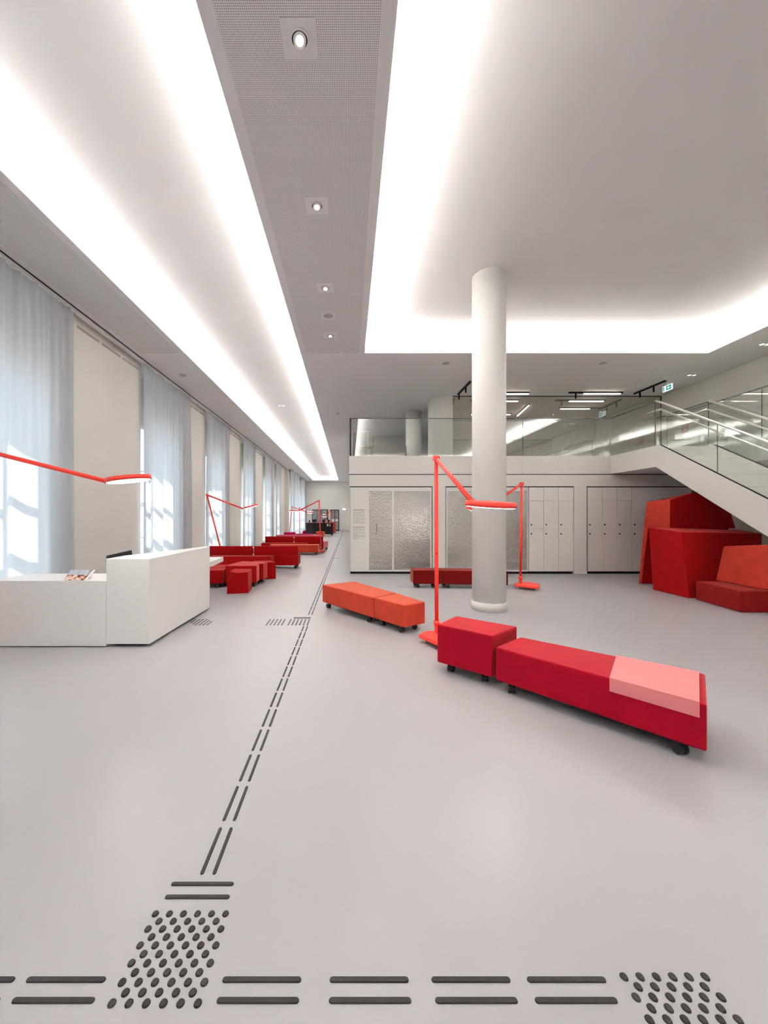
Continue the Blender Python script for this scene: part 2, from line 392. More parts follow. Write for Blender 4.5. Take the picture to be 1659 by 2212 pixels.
# ------------------------------------------------------------------ tactile guidance in the floor
def bar_mesh(L, w=0.0165, h=0.004):
    bm = bmesh.new(); n = 5; r = w/2; pts = []
    for s, cx in ((1, L/2-r), (-1, -L/2+r)):
        for i in range(n+1):
            a = -PI/2+PI*i/n; pts.append((cx+s*r*math.cos(a), s*r*math.sin(a)))
    k = 0.82
    add_prism(bm, [(x, y, 0) for x, y in pts], [(x-(0.0015 if x > 0 else -0.0015), y*k, h) for x, y in pts])
    bmesh.ops.recalc_face_normals(bm, faces=bm.faces)
    me = bpy.data.meshes.new('guidance_bar'); bm.to_mesh(me); bm.free(); me.materials.append(MATS['guidance_rubber']); return me
def stud_mesh():
    bm = bmesh.new(); bmesh.ops.create_cone(bm, cap_ends=True, segments=14, radius1=0.0128, radius2=0.0098, depth=0.0045, matrix=Matrix.Translation((0, 0, 0.00225)))
    me = bpy.data.meshes.new('guidance_stud'); bm.to_mesh(me); bm.free(); me.materials.append(MATS['guidance_rubber']); return me
BAR = bar_mesh(0.256); SBAR = bar_mesh(0.242); STUD = stud_mesh()
def bar(x, y, rz=0.0, me=None): inst('guidance_bar', me or BAR, (x, y, 0), floor, rz)
for X in (-1.209, -0.915, -0.282, 0.065, 0.394, 0.703):
    bar(X, 1.235); bar(X, 1.182)
bar(-0.597, 1.5566); bar(-0.597, 1.5036)
def studs(xa, ya, cols=6, rows=11, s=0.0529, keep=None):
    for r in range(rows):
        off = 0 if r % 2 == 0 else s/2
        for c in range(cols if r % 2 == 0 else cols-1):
            x = xa+off+c*s; y = ya-r*s/2
            if keep and not keep(x, y): continue
            inst('guidance_stud', STUD, (x, y, 0), floor)
studs(-0.730, 1.440); studs(0.8946, 1.243)
bmst = bmesh.new()
def far_studs(xa, ya, cols, rows, s=0.0529, keep=None):
    for r in range(rows):
        for c in range(cols):
            x = xa+c*s; y = ya-r*s
            if keep and not keep(x, y): continue
            bmesh.ops.create_cone(bmst, cap_ends=True, segments=8, radius1=0.0135, radius2=0.0105, depth=0.0045, matrix=Matrix.Translation((x, y, 0.00225)))
far_studs(-0.84, 5.53, 6, 6); far_studs(-1.14, 5.53, 5, 6)
far_studs(-2.22, 5.53, 6, 6, keep=lambda x, y: abs((x+2.08)*0.7+(y-5.39)) < 0.16)
o = link('guidance_studs', bmst, 'guidance_rubber', floor); o['kind'] = 'stuff'
bar(-0.69, 5.60); bar(-0.69, 5.65)
y = 1.597
bmf = bmesh.new()
while y < 37.5:
    if not (5.08 < y < 5.62):
        if y < 12:
            for X in (-0.6175, -0.566): bar(X, y+0.121, PI/2, SBAR)
        else:
            for X in (-0.6175, -0.566): add_box(bmf, X-0.008, X+0.008, y, y+0.242, 0, 0.004)
    y += 0.281
for (yy, x0, x1) in ((13.64, -0.61, -0.355), (20.6, -0.57, -0.34), (29.5, -0.56, -0.34), (38.0, -0.6, -0.02)):
    add_box(bmf, x0, x1, yy-0.02, yy+0.0, 0, 0.004)
o = link('guidance_bars_far', bmf, 'guidance_rubber', floor); o['kind'] = 'stuff'
box('floor_socket_lid', 1.07, 1.17, 8.06, 8.12, 0, 0.003, 'speaker_grey', floor)

# ------------------------------------------------------------------ locker wall and mezzanine
YW = 9.90
wf = tag(boxes('wall_lockers', [(0.0, XR, YW, 10.6, 2.275, 2.572), (0.0, 0.022, YW, 10.6, 0, 2.275), (2.17, 2.50, YW, 10.6, 0, 2.275), (5.84, 6.16, YW, 10.6, 0, 2.275), (0.0, XR, 10.5, 10.6, 0, 2.275)], 'facade_white'), kind='structure')
boxes('skirting', [(2.165, 2.505, YW-0.012, YW, 0, 0.075), (5.835, 6.165, YW-0.012, YW, 0, 0.075)], 'facade_white', wf)
tag(boxes('gap_shade_1', [(0.022, 2.17, YW+0.04, YW+0.05, 2.25, 2.275), (2.5, 5.84, YW+0.04, YW+0.05, 2.25, 2.275), (6.16, XR, YW+0.04, YW+0.05, 2.25, 2.275), (2.152, 2.17, YW+0.04, YW+0.05, 0, 2.25), (2.50, 2.518, YW+0.04, YW+0.05, 0, 2.25), (5.832, 5.84, YW+0.04, YW+0.05, 0, 2.25), (6.16, 6.193, YW+0.04, YW+0.05, 0, 2.25)], 'dark_gap'), kind='structure')  # dark strips painting the shade in the gaps around lockers and cabinets
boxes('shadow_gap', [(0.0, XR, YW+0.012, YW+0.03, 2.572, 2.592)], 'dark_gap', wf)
fm = tag(box('floor_mezzanine', 0.0, XR, YW+0.03, 17.0, 2.592, 3.05, 'facade_white'), kind='structure')
for (a, b) in ((0.0, 0.083), (0.087, 4.508), (4.512, 6.768), (6.772, XR)): box('fascia_panel', a, b, YW, YW+0.03, 2.592, 3.06, 'facade_white', fm)

# display cabinets with rippled glass doors
def display(x0, x1, panes, label, text_panel=None, shelves=(), extra=None):
    c = empty('display_cabinet', ((x0+x1)/2, YW+0.25, 0), label, 'cabinet', 'glazed display cabinets in the locker wall')
    yb = YW+0.50; yf = YW+0.02
    boxes('carcass', [(x0, x0+0.02, yf+0.03, yb, 0.06, 2.25), (x1-0.02, x1, yf+0.03, yb, 0.06, 2.25), (x0, x1, yf+0.03, yb, 0.06, 0.08), (x0, x1, yf+0.03, yb, 2.23, 2.25), (x0, x1, yb-0.02, yb, 0.06, 2.25)], 'locker_white', c)
    box('plinth', x0+0.01, x1-0.01, yf+0.05, yb, 0.0, 0.06, 'dark_gap', c)
    fr = [(x0, x1, yf, yf+0.03, 2.15, 2.25), (x0, x1, yf, yf+0.03, 0.06, 0.10)]
    edges = [x0]+[p for q in panes for p in q]+[x1]
    for i in range(0, len(edges), 2):
        if edges[i+1]-edges[i] > 0.004: fr.append((edges[i], edges[i+1], yf, yf+0.03, 0.10, 2.15))
    boxes('door_frame', fr, 'frame_white', c)
    for i, (a, b) in enumerate(panes):
        box('glass_pane', a, b, yf+0.012, yf+0.020, 0.10, 2.15, 'glass_rippled', c)
        for z in shelves[i]: box('shelf', a+0.01, b-0.01, yf+0.06, yb-0.03, z-0.012, z+0.012, 'frame_white', c)
        box('added_glow_strip', a-0.012, a-0.002, yf+0.055, yf+0.10, 0.12, 2.2, 'cabinet_fill', c)  # hidden glowing strip, added to brighten the cabinet inside
        box('upright_post', b-0.055, b-0.035, yf+0.10, yf+0.12, 0.10, 2.15, 'steel', c)
    return c
sh1 = (0.20, 0.34, 0.49, 1.02, 1.46, 1.98); sh2 = (0.32, 0.87, 1.95)
cab = display(0.03, 2.15, [(0.52, 1.118), (1.168, 2.11)], 'white display cabinet with rippled glass doors and a printed text panel', shelves=[sh1, sh2])
display(2.52, 4.655, [(2.56, 3.58), (3.64, 4.63)], 'white display cabinet with rippled glass doors behind the round column', shelves=[(0.55, 1.10, 1.42, 1.74, 2.02), (0.30, 0.66, 0.84, 1.12, 1.45, 1.75, 2.0)])
# printed text on the left panel: two headings, lines of small print too small to read
def text_lines():
    rnd = random.Random(3); bmh = bmesh.new(); bmt = bmesh.new(); yq = YW+0.019
    def line(bm, x0, x1, z, h):
        x = x0
        while x < x1-0.01:
            w = min(rnd.uniform(0.014, 0.042), x1-x); add_box(bm, x, x+w, yq-0.0006, yq+0.001, z, z+h); x += w+0.006
    for z0, n in ((1.655, 15), (1.21, 13)):
        line(bmh, 0.10, 0.415 if n == 15 else 0.43, z0, 0.013)
        z = z0-0.035
        for i in range(n):
            line(bmt, 0.10, 0.415 if i % 4 != 3 else rnd.uniform(0.2, 0.36), z, 0.0085); z -= 0.0222
    link('printed_heading', bmh, 'print_dark', cab)['kind'] = 'stuff'; link('printed_text', bmt, 'print_grey', cab)['kind'] = 'stuff'
text_lines()
fr = empty('picture_stand', (0.82, YW+0.2, 1.032), 'small white framed card standing on a shelf behind rippled glass', 'picture stand')
box('card', 0.74, 0.90, YW+0.12, YW+0.135, 1.032, 1.32, 'paper', fr); box('back_edge', 0.715, 0.738, YW+0.12, YW+0.15, 1.032, 1.32, 'black_metal', fr)
boxes('easel_leg', [(0.78, 0.79, YW+0.105, YW+0.118, 1.032, 1.20), (0.86, 0.87, YW+0.105, YW+0.118, 1.032, 1.20)], 'grey_panel', fr)

# lockers
def lockers(x0, n, w, labels, group):
    for i in range(n):
        label = labels[i]
        a = x0+i*w; b = a+w-0.004
        k = empty('locker', ((a+b)/2, YW+0.25, 0), label, 'locker', group)
        box('carcass', a, b, YW+0.058, YW+0.50, 0.06, 2.25, 'locker_white', k)
        box('plinth', a, b, YW+0.07, YW+0.50, 0, 0.06, 'dark_gap', k)
        box('top_panel', a+0.002, b-0.002, YW+0.02, YW+0.042, 1.905, 2.25, 'locker_white', k, 0.002)
        for (z0, z1, kz) in ((1.173, 1.899, 1.28), (0.065, 1.167, 1.04)):
            d = box('door', a+0.002, b-0.002, YW+0.02, YW+0.042, z0, z1, 'locker_white', k, 0.002)
            tube('lock_knob', (a+0.055, YW+0.02, kz), (a+0.055, YW-0.004, kz), 0.016, 'black_metal', d, 10)
lockers(4.675, 3, 0.386, ['white two-door locker directly beside the rippled glass display cabinet', 'white two-door locker in the middle of the bank of three', 'white two-door locker of the bank of three, against the white pillar'], 'three lockers beside the display cabinet')
lockers(6.195, 7, 0.386, ['white two-door locker of the long bank, %s from the white pillar' % w for w in ('first', 'second', 'third', 'fourth', 'fifth', 'sixth', 'seventh')], 'lockers behind the red seating blocks')

# round columns
def column(x, y, z0, z1, label):
    c = empty('column', (x, y, z0), label, 'column')
    bm = bmesh.new(); add_tube(bm, (x, y, z0), (x, y, z1), 0.262, 56); o = link('shaft', bm, 'column_white', c)
    for p in o.data.polygons: p.use_smooth = len(p.vertices) == 4
    bm = bmesh.new(); add_tube(bm, (x, y, z0), (x, y, z0+0.135), 0.272, 56); o = link('skirting', bm, 'column_white', c)
    for p in o.data.polygons: p.use_smooth = len(p.vertices) == 4
column(2.27, 6.20, 0, HR, 'white round column rising from the floor to the bright ceiling')
column(2.21, 13.05, 3.05, H, 'white round column standing up on the mezzanine')

# mezzanine balustrade
def balustrade(label, segs, z0, z1, rail=True, joint=0.006, name='glass_balustrade'):
    o = empty(name, (segs[0][0], segs[0][1], z0), label, 'balustrade', 'glass balustrades of the mezzanine')
    for (x0, y0, x1, y1) in segs:
        d = Vector((x1-x0, y1-y0, 0)); L = d.length; d.normalize(); nrm = Vector((-d.y, d.x, 0))*0.008
        a = Vector((x0, y0, 0))+d*joint; b = Vector((x1, y1, 0))-d*joint
        pts = [a-nrm, b-nrm, b+nrm, a+nrm]
        prism('glass_panel', [(p.x, p.y) for p in pts], z0, z1, 'glass_clear', o)
        if rail:
            n2 = nrm*1.6; q = [Vector((x0, y0, 0))-n2, Vector((x1, y1, 0))-n2, Vector((x1, y1, 0))+n2, Vector((x0, y0, 0))+n2]
            prism('top_edge', [(p.x, p.y) for p in q], z1, z1+0.018, 'caster_grey', o)
        box('joint_post', x0-0.006, x0+0.006, y0-0.006, y0+0.006, z0, z1, 'caster_grey', o)
    return o
GZ0, GZ1 = 3.06, 4.03
bo = balustrade('long clear glass balustrade along the mezzanine edge above the lockers', [(0.02, YW+0.015, 4.51, YW+0.015), (4.51, YW+0.015, 6.77, YW+0.015)], GZ0, GZ1)
box('end_post', 0.022, 0.045, YW+0.004, YW+0.028, GZ0, GZ1, 'door_grey', bo)
balustrade('clear glass balustrade on the corridor side of the mezzanine', [(0.05, YW+0.06, 0.05, 13.4), (0.05, 13.4, 0.05, 16.95)], GZ0, GZ1)

# landing, gallery and staircase
XS0, XS1, YL = 6.80, 7.98, 8.45
land = tag(boxes('floor_landing', [(XS0, XR, YL, YW, 2.60, 3.05)], 'facade_white'), kind='structure')
box('fascia_panel', XS0-0.02, XS0, YL, YW, 2.592, 3.06, 'facade_white', land)
tag(boxes('floor_gallery', [(8.15, XR, 1.0, YL, 2.60, 3.05)], 'facade_white'), kind='structure')
balustrade('short clear glass balustrade on the open side of the stair landing', [(XS0-0.01, YL+0.02, XS0-0.01, YW)], GZ0, GZ1)
balustrade('clear glass balustrade on the inner side of the stair landing', [(XS1, YL+0.03, XS1, YW)], GZ0, GZ1)
balustrade('clear glass balustrade of the gallery beyond the stairs', [(8.16, 9.8, 8.16, 7.55), (8.16, 7.55, 8.16, 5.3), (8.16, 5.3, 8.16, 3.0)], GZ0, GZ1)
st = empty('staircase', ((XS0+XS1)/2, 3.4, 0), 'white straight staircase with glass sides and steel handrails up to the mezzanine', 'staircase')
SL = 0.597; YE = YL-3.06/SL
def zt(y): return 3.06-(YL-y)*SL
def zb(y): return 2.595-(YL-y)*0.63
def stringer(x0, x1):
    y1 = YL-2.595/0.63
    pr = [(YL, zt(YL)+0.03), (YL, 2.595), (y1, 0.0), (YE, 0.0), (YE-0.02, 0.05), (YL-0.12, zt(YL-0.12)+0.06)]
    bm = bmesh.new(); add_prism(bm, [(x0, y, z) for y, z in pr], [(x1, y, z) for y, z in pr]); link('stringer', bm, 'facade_white', st)
stringer(XS0-0.02, XS0+0.03); stringer(XS1-0.03, XS1+0.02)
NR = 18; rz = 3.06/NR; go = (YL-YE)/NR
for i in range(NR-1):
    z = 3.06-(i+1)*rz; y1 = YL-i*go; y0 = y1-go
    boxes('step', [(XS0+0.03, XS1-0.03, y0-0.02, y1, z-0.05, z), (XS0+0.03, XS1-0.03, y1-0.02, y1, z, z+rz-0.05)], 'facade_white', st)
bm = bmesh.new(); pr = [(YL, 2.60), (YL, 2.64), (4.55, 0.2), (4.45, 0.1)]
add_prism(bm, [(XS0+0.03, y, z) for y, z in pr], [(XS1-0.03, y, z) for y, z in pr]); link('soffit', bm, 'facade_white', st)
for x in (XS0, XS1):
    ys = [YL, 7.05, 5.6, 4.1]
    for i in range(3):
        ya, yb = ys[i]-0.006, ys[i+1]+0.006
        bm = bmesh.new(); q = [(ya, zt(ya)+0.07), (yb, zt(yb)+0.07), (yb, zt(yb)+0.97), (ya, zt(ya)+0.97)]
        add_prism(bm, [(x-0.008, y, z) for y, z in q], [(x+0.008, y, z) for y, z in q]); link('glass_panel', bm, 'glass_clear', st)
        box('joint_post', x-0.005, x+0.005, ys[i+1]-0.005, ys[i+1]+0.005, zt(ys[i+1])+0.06, zt(ys[i+1])+0.97, 'caster_grey', st)
    bm = bmesh.new(); q = [(YL-0.12, zt(YL-0.12)+0.062), (4.0, zt(4.0)+0.062), (4.0, zt(4.0)+0.078), (YL-0.12, zt(YL-0.12)+0.078)]
    add_prism(bm, [(x-0.012, y, z) for y, z in q], [(x+0.012, y, z) for y, z in q]); link('glazing_channel', bm, 'dark_gap', st)
    tube('top_handrail', (x, YL+0.02, zt(YL+0.02)+0.99), (x, 3.7, zt(3.7)+0.99), 0.021, 'steel', st)
    s = 1 if x == XS0 else -1
    hx = x+s*0.075
    hr = path_tube('handrail', [(hx, YL+0.35, zt(YL)+0.80), (hx, YL-0.02, zt(YL)+0.80), (hx, 3.7, zt(3.7)+0.82)], 0.020, 'steel', st)
    for yy in (YL+0.22, YL-0.22, 7.15, 6.3, 5.2):
        z = (zt(yy)+0.82) if yy < YL else zt(YL)+0.80
        path_tube('bracket', [(hx, yy, z-0.01), (hx, yy, z-0.075), (x+s*0.012, yy, z-0.075)], 0.007, 'steel', hr, 8)
# wall block and reflective glass partition on the mezzanine
YP = 11.30
tag(box('wall_pier', 2.48, 3.07, YP, 12.0, 3.05, H, 'column_white'), kind='structure')
pt = empty('glass_partition', (6.1, YP, 3.05), 'tall reflective glass partition at the back of the mezzanine walkway', 'glass partition')
xs = [3.075, 4.55, 6.05, 7.55, 9.24]
for i in range(4): box('glass_panel', xs[i]+0.003, xs[i+1]-0.003, YP+0.01, YP+0.022, 3.06, H-0.02, 'glass_partition', pt)
boxes('head_channel', [(3.07, XR, YP+0.004, YP+0.028, H-0.02, H)], 'door_grey', pt)
boxes('edge_post', [(XR-0.02, XR, YP+0.004, YP+0.028, 3.05, H-0.02)], 'door_grey', pt)
tag(box('wall_room_rear', 3.07, XR, 14.4, 14.5, 3.05, H, 'paint_wall'), kind='structure')
tag(box('wall_room_side', 3.0, 3.07, 12.0, 14.5, 3.05, H, 'paint_wall'), kind='structure')
# loose things on the mezzanine
wb = empty('partition_screen', (0.33, 11.6, 3.05), 'grey partition screen with white frame behind the mezzanine glass', 'screen')
boxes('screen_frame', [(0.09, 0.115, 11.58, 11.62, 3.05, 4.10), (0.55, 0.575, 11.58, 11.62, 3.05, 4.10), (0.115, 0.55, 11.58, 11.62, 4.06, 4.10)], 'frame_white', wb)
box('screen_panel', 0.115, 0.55, 11.595, 11.605, 3.10, 4.06, 'grey_panel', wb)
ch = empty('chair', (0.50, 11.1, 3.05), 'olive green chair on the mezzanine beside the grey screen', 'chair')
prism('seat', [(0.32, 10.93), (0.70, 10.93), (0.68, 11.30), (0.34, 11.30)], 3.48, 3.51, 'olive', ch, 0.008)
box('backrest', 0.70, 0.725, 10.98, 11.28, 3.51, 3.78, 'olive', ch, 0.008)
for (x, y, sx_) in ((0.36, 10.97, -0.05), (0.66, 10.97, 0.04), (0.36, 11.26, -0.05), (0.66, 11.26, 0.04)): tube('leg', (x, y, 3.485), (x+sx_, y, 3.05), 0.012, 'olive', ch, 8)
sp = empty('edge_post', (1.66, 11.2, 3.05), 'narrow black post beside the mezzanine round column', 'post')
box('post_body', 1.645, 1.685, 11.19, 11.23, 3.05, 3.56, 'black_metal', sp)
box('foot_plate', 1.62, 1.71, 11.16, 11.26, 3.05, 3.058, 'black_metal', sp)

# ------------------------------------------------------------------ red seating blocks by the stairs
def bld(name, verts, faces, m, label, bev=0.02, left=None):
    c = solid(name, verts, faces, m, None, bev)
    if left:
        c.data.materials.append(MATS[left])
        for p in c.data.polygons:
            if p.normal.x < -0.6: p.material_index = 1
    return tag(c, label, 'seating block', 'red upholstered seating blocks under the stairs')
tb = empty('seating_block', (7.3, 8.7, 0), 'tallest faceted red and vermilion seating block leaning under the stairs by the lockers', 'seating block', 'red upholstered seating blocks under the stairs')
def two_tone(o):
    o.data.materials.append(MATS['fabric_vermilion'])
    for p in o.data.polygons:
        if p.normal.x < -0.6: p.material_index = 1
v = [(6.47, 8.53, 0), (6.50, 8.49, 0), (8.40, 8.35, 0), (8.40, 9.25, 0), (7.15, 9.25, 0),
     (6.52, 8.45, 1.235), (6.545, 8.36, 1.235), (8.25, 8.30, 1.235), (8.25, 9.2, 1.235), (7.20, 9.2, 1.235)]
two_tone(solid('base_block', v, [(0, 1, 2, 3, 4), (0, 1, 6, 5), (1, 2, 7, 6), (2, 3, 8, 7), (3, 4, 9, 8), (4, 0, 5, 9), (5, 6, 7, 8, 9)], 'fabric_red', tb, 0.008))
v = [(6.52, 8.45, 1.24), (6.66, 7.93, 1.24), (8.22, 8.12, 1.24), (8.25, 9.2, 1.24), (7.20, 9.2, 1.24),
     (6.55, 8.40, 1.816), (6.66, 7.92, 1.845), (7.35, 8.0, 2.02), (8.17, 8.2, 1.66), (8.15, 9.15, 1.75), (7.25, 9.15, 1.86)]
two_tone(solid('upper_block', v, [(0, 1, 2, 3, 4), (0, 1, 6, 5), (1, 2, 8, 7, 6), (2, 3, 9, 8), (3, 4, 10, 9), (4, 0, 5, 10), (5, 6, 10), (6, 7, 10), (7, 9, 10), (7, 8, 9)], 'fabric_red', tb, 0.008))
v = [(6.20, 7.80, 0), (6.20, 6.95, 0), (7.90, 7.30, 0), (7.95, 7.86, 0), (6.18, 7.88, 1.275), (6.17, 7.10, 1.205), (8.0, 7.40, 1.16), (8.0, 7.84, 1.22)]
bld('seating_block', v, [(0, 1, 2, 3), (4, 5, 6, 7), (0, 1, 5, 4), (1, 2, 6, 5), (2, 3, 7, 6), (3, 0, 4, 7)], 'fabric_red',
    'middle-height deep red seating block in front of the tallest one')
sb = empty('corner_seat', (6.5, 6.3, 0), 'low dark red seat with bright vermilion slanted backrest under the stairs', 'seating block', 'red upholstered seating blocks under the stairs')
v = [(6.235, 6.87, 0), (6.10, 5.95, 0), (6.76, 5.93, 0), (6.77, 6.86, 0)]
prism('seat', [(p[0], p[1]) for p in v], 0, 0.335, 'fabric_maroon', sb, 0.02)
v = [(6.62, 6.90, 0.34), (6.53, 5.90, 0.34), (6.76, 5.90, 0.34), (6.77, 6.88, 0.34), (6.73, 6.87, 0.955), (6.60, 5.92, 1.06), (6.76, 5.92, 1.06), (6.77, 6.86, 0.97)]
solid('backrest', v, [(0, 1, 2, 3), (4, 5, 6, 7), (0, 1, 5, 4), (1, 2, 6, 5), (2, 3, 7, 6), (3, 0, 4, 7)], 'fabric_vermilion', sb, 0.02)

# ------------------------------------------------------------------ casters and benches
def caster_mesh(h=0.085):
    bm = bmesh.new(); r = 0.036
    for s in (-1, 1):
        add_tube(bm, (s*0.010, 0.012, r), (s*0.027, 0.012, r), r, 16); 
    add_box(bm, -0.009, 0.009, -0.012, 0.030, 0.02, 0.07); add_tube(bm, (0, 0, 0.06), (0, 0, h), 0.009, 8)
    add_box(bm, -0.022, 0.022, -0.022, 0.022, h-0.004, h+0.006)
    me = bpy.data.meshes.new('caster'); bmesh.ops.recalc_face_normals(bm, faces=bm.faces); bm.to_mesh(me); bm.free(); me.materials.append(MATS['black_rubber']); return me
CAST = caster_mesh()
def small_caster_mesh():
    bm = bmesh.new(); r = 0.02
    for s in (-1, 1): add_tube(bm, (s*0.004, 0.006, r), (s*0.014, 0.006, r), r, 12)
    add_tube(bm, (0, 0, 0.03), (0, 0, 0.05), 0.006, 8); add_box(bm, -0.014, 0.014, -0.014, 0.014, 0.044, 0.05)
    me = bpy.data.meshes.new('small_caster'); bm.to_mesh(me); bm.free(); me.materials.append(MATS['steel']); return me
SCAST = small_caster_mesh()
HB = 0.09
def lerp2(a, b, t): return (a[0]+(b[0]-a[0])*t, a[1]+(b[1]-a[1])*t)
def shrink(q, d):
    cx = sum(p[0] for p in q)/len(q); cy = sum(p[1] for p in q)/len(q); out = []
    for p in q:
        v = Vector((p[0]-cx, p[1]-cy)); L = v.length; v *= max(0.1, (L-d)/L); out.append((cx+v.x, cy+v.y))
    return out
def bench(label, quads, top, m, group=None, name='bench', cat='bench', casters=True, rot=None, z0=HB):
    allp = [p for q in quads for p in q]
    c = empty(name, (sum(p[0] for p in allp)/len(allp), sum(p[1] for p in allp)/len(allp), 0), label, cat, group)
    for q in quads:
        prism('seat_block', q, z0, top, m, c, 0.014, 2)
        prism('base_board', shrink(q, 0.06), z0-0.008, z0+0.002, 'black_metal', c)
        if casters:
            for k, p in enumerate(shrink(q, 0.13)):
                inst('caster', CAST, (p[0], p[1], 0), c, random.Random(k*7+int(abs(p[0])*100)).uniform(0, 6.28) if rot is None else rot+0.4*k)
    return c
FL, FR, RR, RL = (1.262, 3.290), (2.137, 2.279), (2.549, 2.733), (1.606, 3.572)
near = bench('long crimson bench on casters with a pink pad over its end', [[FL, FR, RR, RL]], 0.372, 'fabric_crimson', 'crimson seat blocks beside the red lamp', rot=-0.35)
bench('taller crimson cube stool on casters at the end of the long crimson bench', [[(0.851, 3.692), (1.248, 3.330), (1.594, 3.620), (1.125, 4.01)]], 0.455, 'fabric_crimson', 'crimson seat blocks beside the red lamp', name='cube_stool', cat='stool', rot=-0.6)
# pink pad folded over the top and front edge
pa, pb = lerp2(FL, FR, 0.628), lerp2(FL, FR, 0.975); pc, pd_ = lerp2(RL, RR, 0.975), lerp2(RL, RR, 0.585)
nrm = Vector((-(FR[1]-FL[1]), FR[0]-FL[0])).normalized()*-0.005
o3 = lambda p: (p[0]+nrm.x, p[1]+nrm.y)
pp = empty('bench_pad', (*lerp2(pa, pc, 0.5), 0.372), 'pink pad folded over the end of the long crimson bench', 'pad')
zt_ = 0.3735
prism('top_sheet', [o3(pa), o3(pb), pc, pd_], zt_, zt_+0.006, 'pad_pink', pp)
prism('front_flap', [o3(pa), o3(pb), lerp2(pb, pb, 0), lerp2(pa, pa, 0)], 0.285, zt_, 'pad_pink', pp)

oFL, oFR, oRR, oRL = (-0.44, 6.288), (0.697, 4.819), (1.001, 5.025), (0.091, 6.619)
sa, sb_ = (0.340, 5.280), (0.702, 5.605)
g = 0.004
bench('orange two-block bench on casters by the floor guidance line', [[oFL, (sa[0]-g, sa[1]+g), (sb_[0]-g, sb_[1]+g), oRL], [(sa[0]+g, sa[1]-g), oFR, oRR, (sb_[0]+g, sb_[1]-g)]], 0.372, 'fabric_orange', rot=0.6)
bench('dark red two-block bench on casters behind the round column', [[(1.337, 7.95), (1.925, 7.93), (1.93, 8.33), (1.337, 8.35)], [(1.937, 7.93), (3.25, 7.80), (3.25, 8.22), (1.94, 8.33)]], 0.372, 'fabric_dark_red', rot=0.3)

# left-hand seat group behind the reception desk
GR = 'red seat blocks behind the reception desk'
# small stool with a cut corner
fz = 0.41
v = [(-2.353, 7.353, 0), (-1.968, 7.44, 0), (-1.985, 7.80, 0), (-2.33, 7.76, 0),
     (-1.968, 7.44, fz), (-1.985, 7.80, fz+0.015), (-2.325, 7.76, fz+0.025), (-2.18, 7.392, fz-0.01), (-2.345, 7.50, fz+0.01), (-2.352, 7.36, 0.235)]
st_ = solid('stool', v, [(0, 1, 2, 3), (0, 1, 4, 7, 9), (1, 2, 5, 4), (2, 3, 6, 5), (3, 0, 9, 8, 6), (4, 5, 6, 8, 7), (7, 8, 9)], 'fabric_red', None, 0.006)
tag(st_, 'small red stool with one corner cut off, standing on the floor', 'stool', GR)
bench('red cube seat on casters right behind the cut-corner stool', [[(-2.61, 8.056), (-1.95, 8.056), (-1.985, 8.45), (-2.60, 8.43)]], 0.452, 'fabric_bright_red', GR, name='cube_stool', cat='stool')
bench('red cube seat on casters with a lighter right side, between two other cubes', [[(-2.60, 8.46), (-1.906, 8.47), (-1.877, 8.80), (-2.50, 8.93)]], 0.447, 'fabric_bright_red', GR, name='cube_stool', cat='stool')
c_ = tag(prism('stool', [(-2.20, 9.02), (-1.751, 9.153), (-1.957, 9.51), (-2.35, 9.40)], 0, 0.397, 'fabric_red', None, 0.012), 'red pentagonal stool on the floor behind the red cube seats', 'stool', GR)
bench('low red bench beside the cube seats, next to the reception desk', [[(-3.85, 7.98), (-2.64, 7.98), (-2.64, 8.41), (-3.85, 8.41)], [(-3.85, 8.43), (-2.64, 8.44), (-2.62, 8.95), (-3.85, 8.95)]], 0.366, 'fabric_red', GR)
bench('narrow low red bench set against the back of the red sofa', [[(-3.9, 10.58), (-2.85, 10.58), (-2.85, 10.90), (-3.9, 10.90)], [(-2.84, 10.58), (-2.18, 10.58), (-2.14, 10.90), (-2.84, 10.90)]], 0.385, 'fabric_bright_red', GR)
def sofa(x0, x1, y, label, m, depth=0.55):
    xm = (x0+x1)/2
    s = empty('sofa', (xm, y+0.3, 0), label, 'sofa', 'red sofas with two-part backs')
    for (a, b) in ((x0, xm-0.012), (xm+0.012, x1)):
        box('back_panel', a, b, y, y+0.09, 0.392, 0.64, m, s, 0.012, 2)
        box('seat_block', a, b, y, y+depth, HB, 0.388, m, s, 0.014, 2)
        box('base_board', a+0.05, b-0.05, y+0.04, y+depth-0.05, HB-0.008, HB+0.002, 'black_metal', s)
        for xx in (a+0.1, b-0.1):
            for yy in (y+0.09, y+depth-0.1): inst('caster', CAST, (xx, yy, 0), s, 0.7*xx+yy)
    bm = bmesh.new()
    for z in (0.40, 0.60): add_box(bm, xm-0.02, xm+0.02, y-0.004, y+0.004, z-0.018, z+0.018)
    link('connector_clip', bm, 'paper', s)
sofa(-4.02, -1.46, 10.94, 'red sofa with its low back turned, behind the reception desk', 'fabric_red')
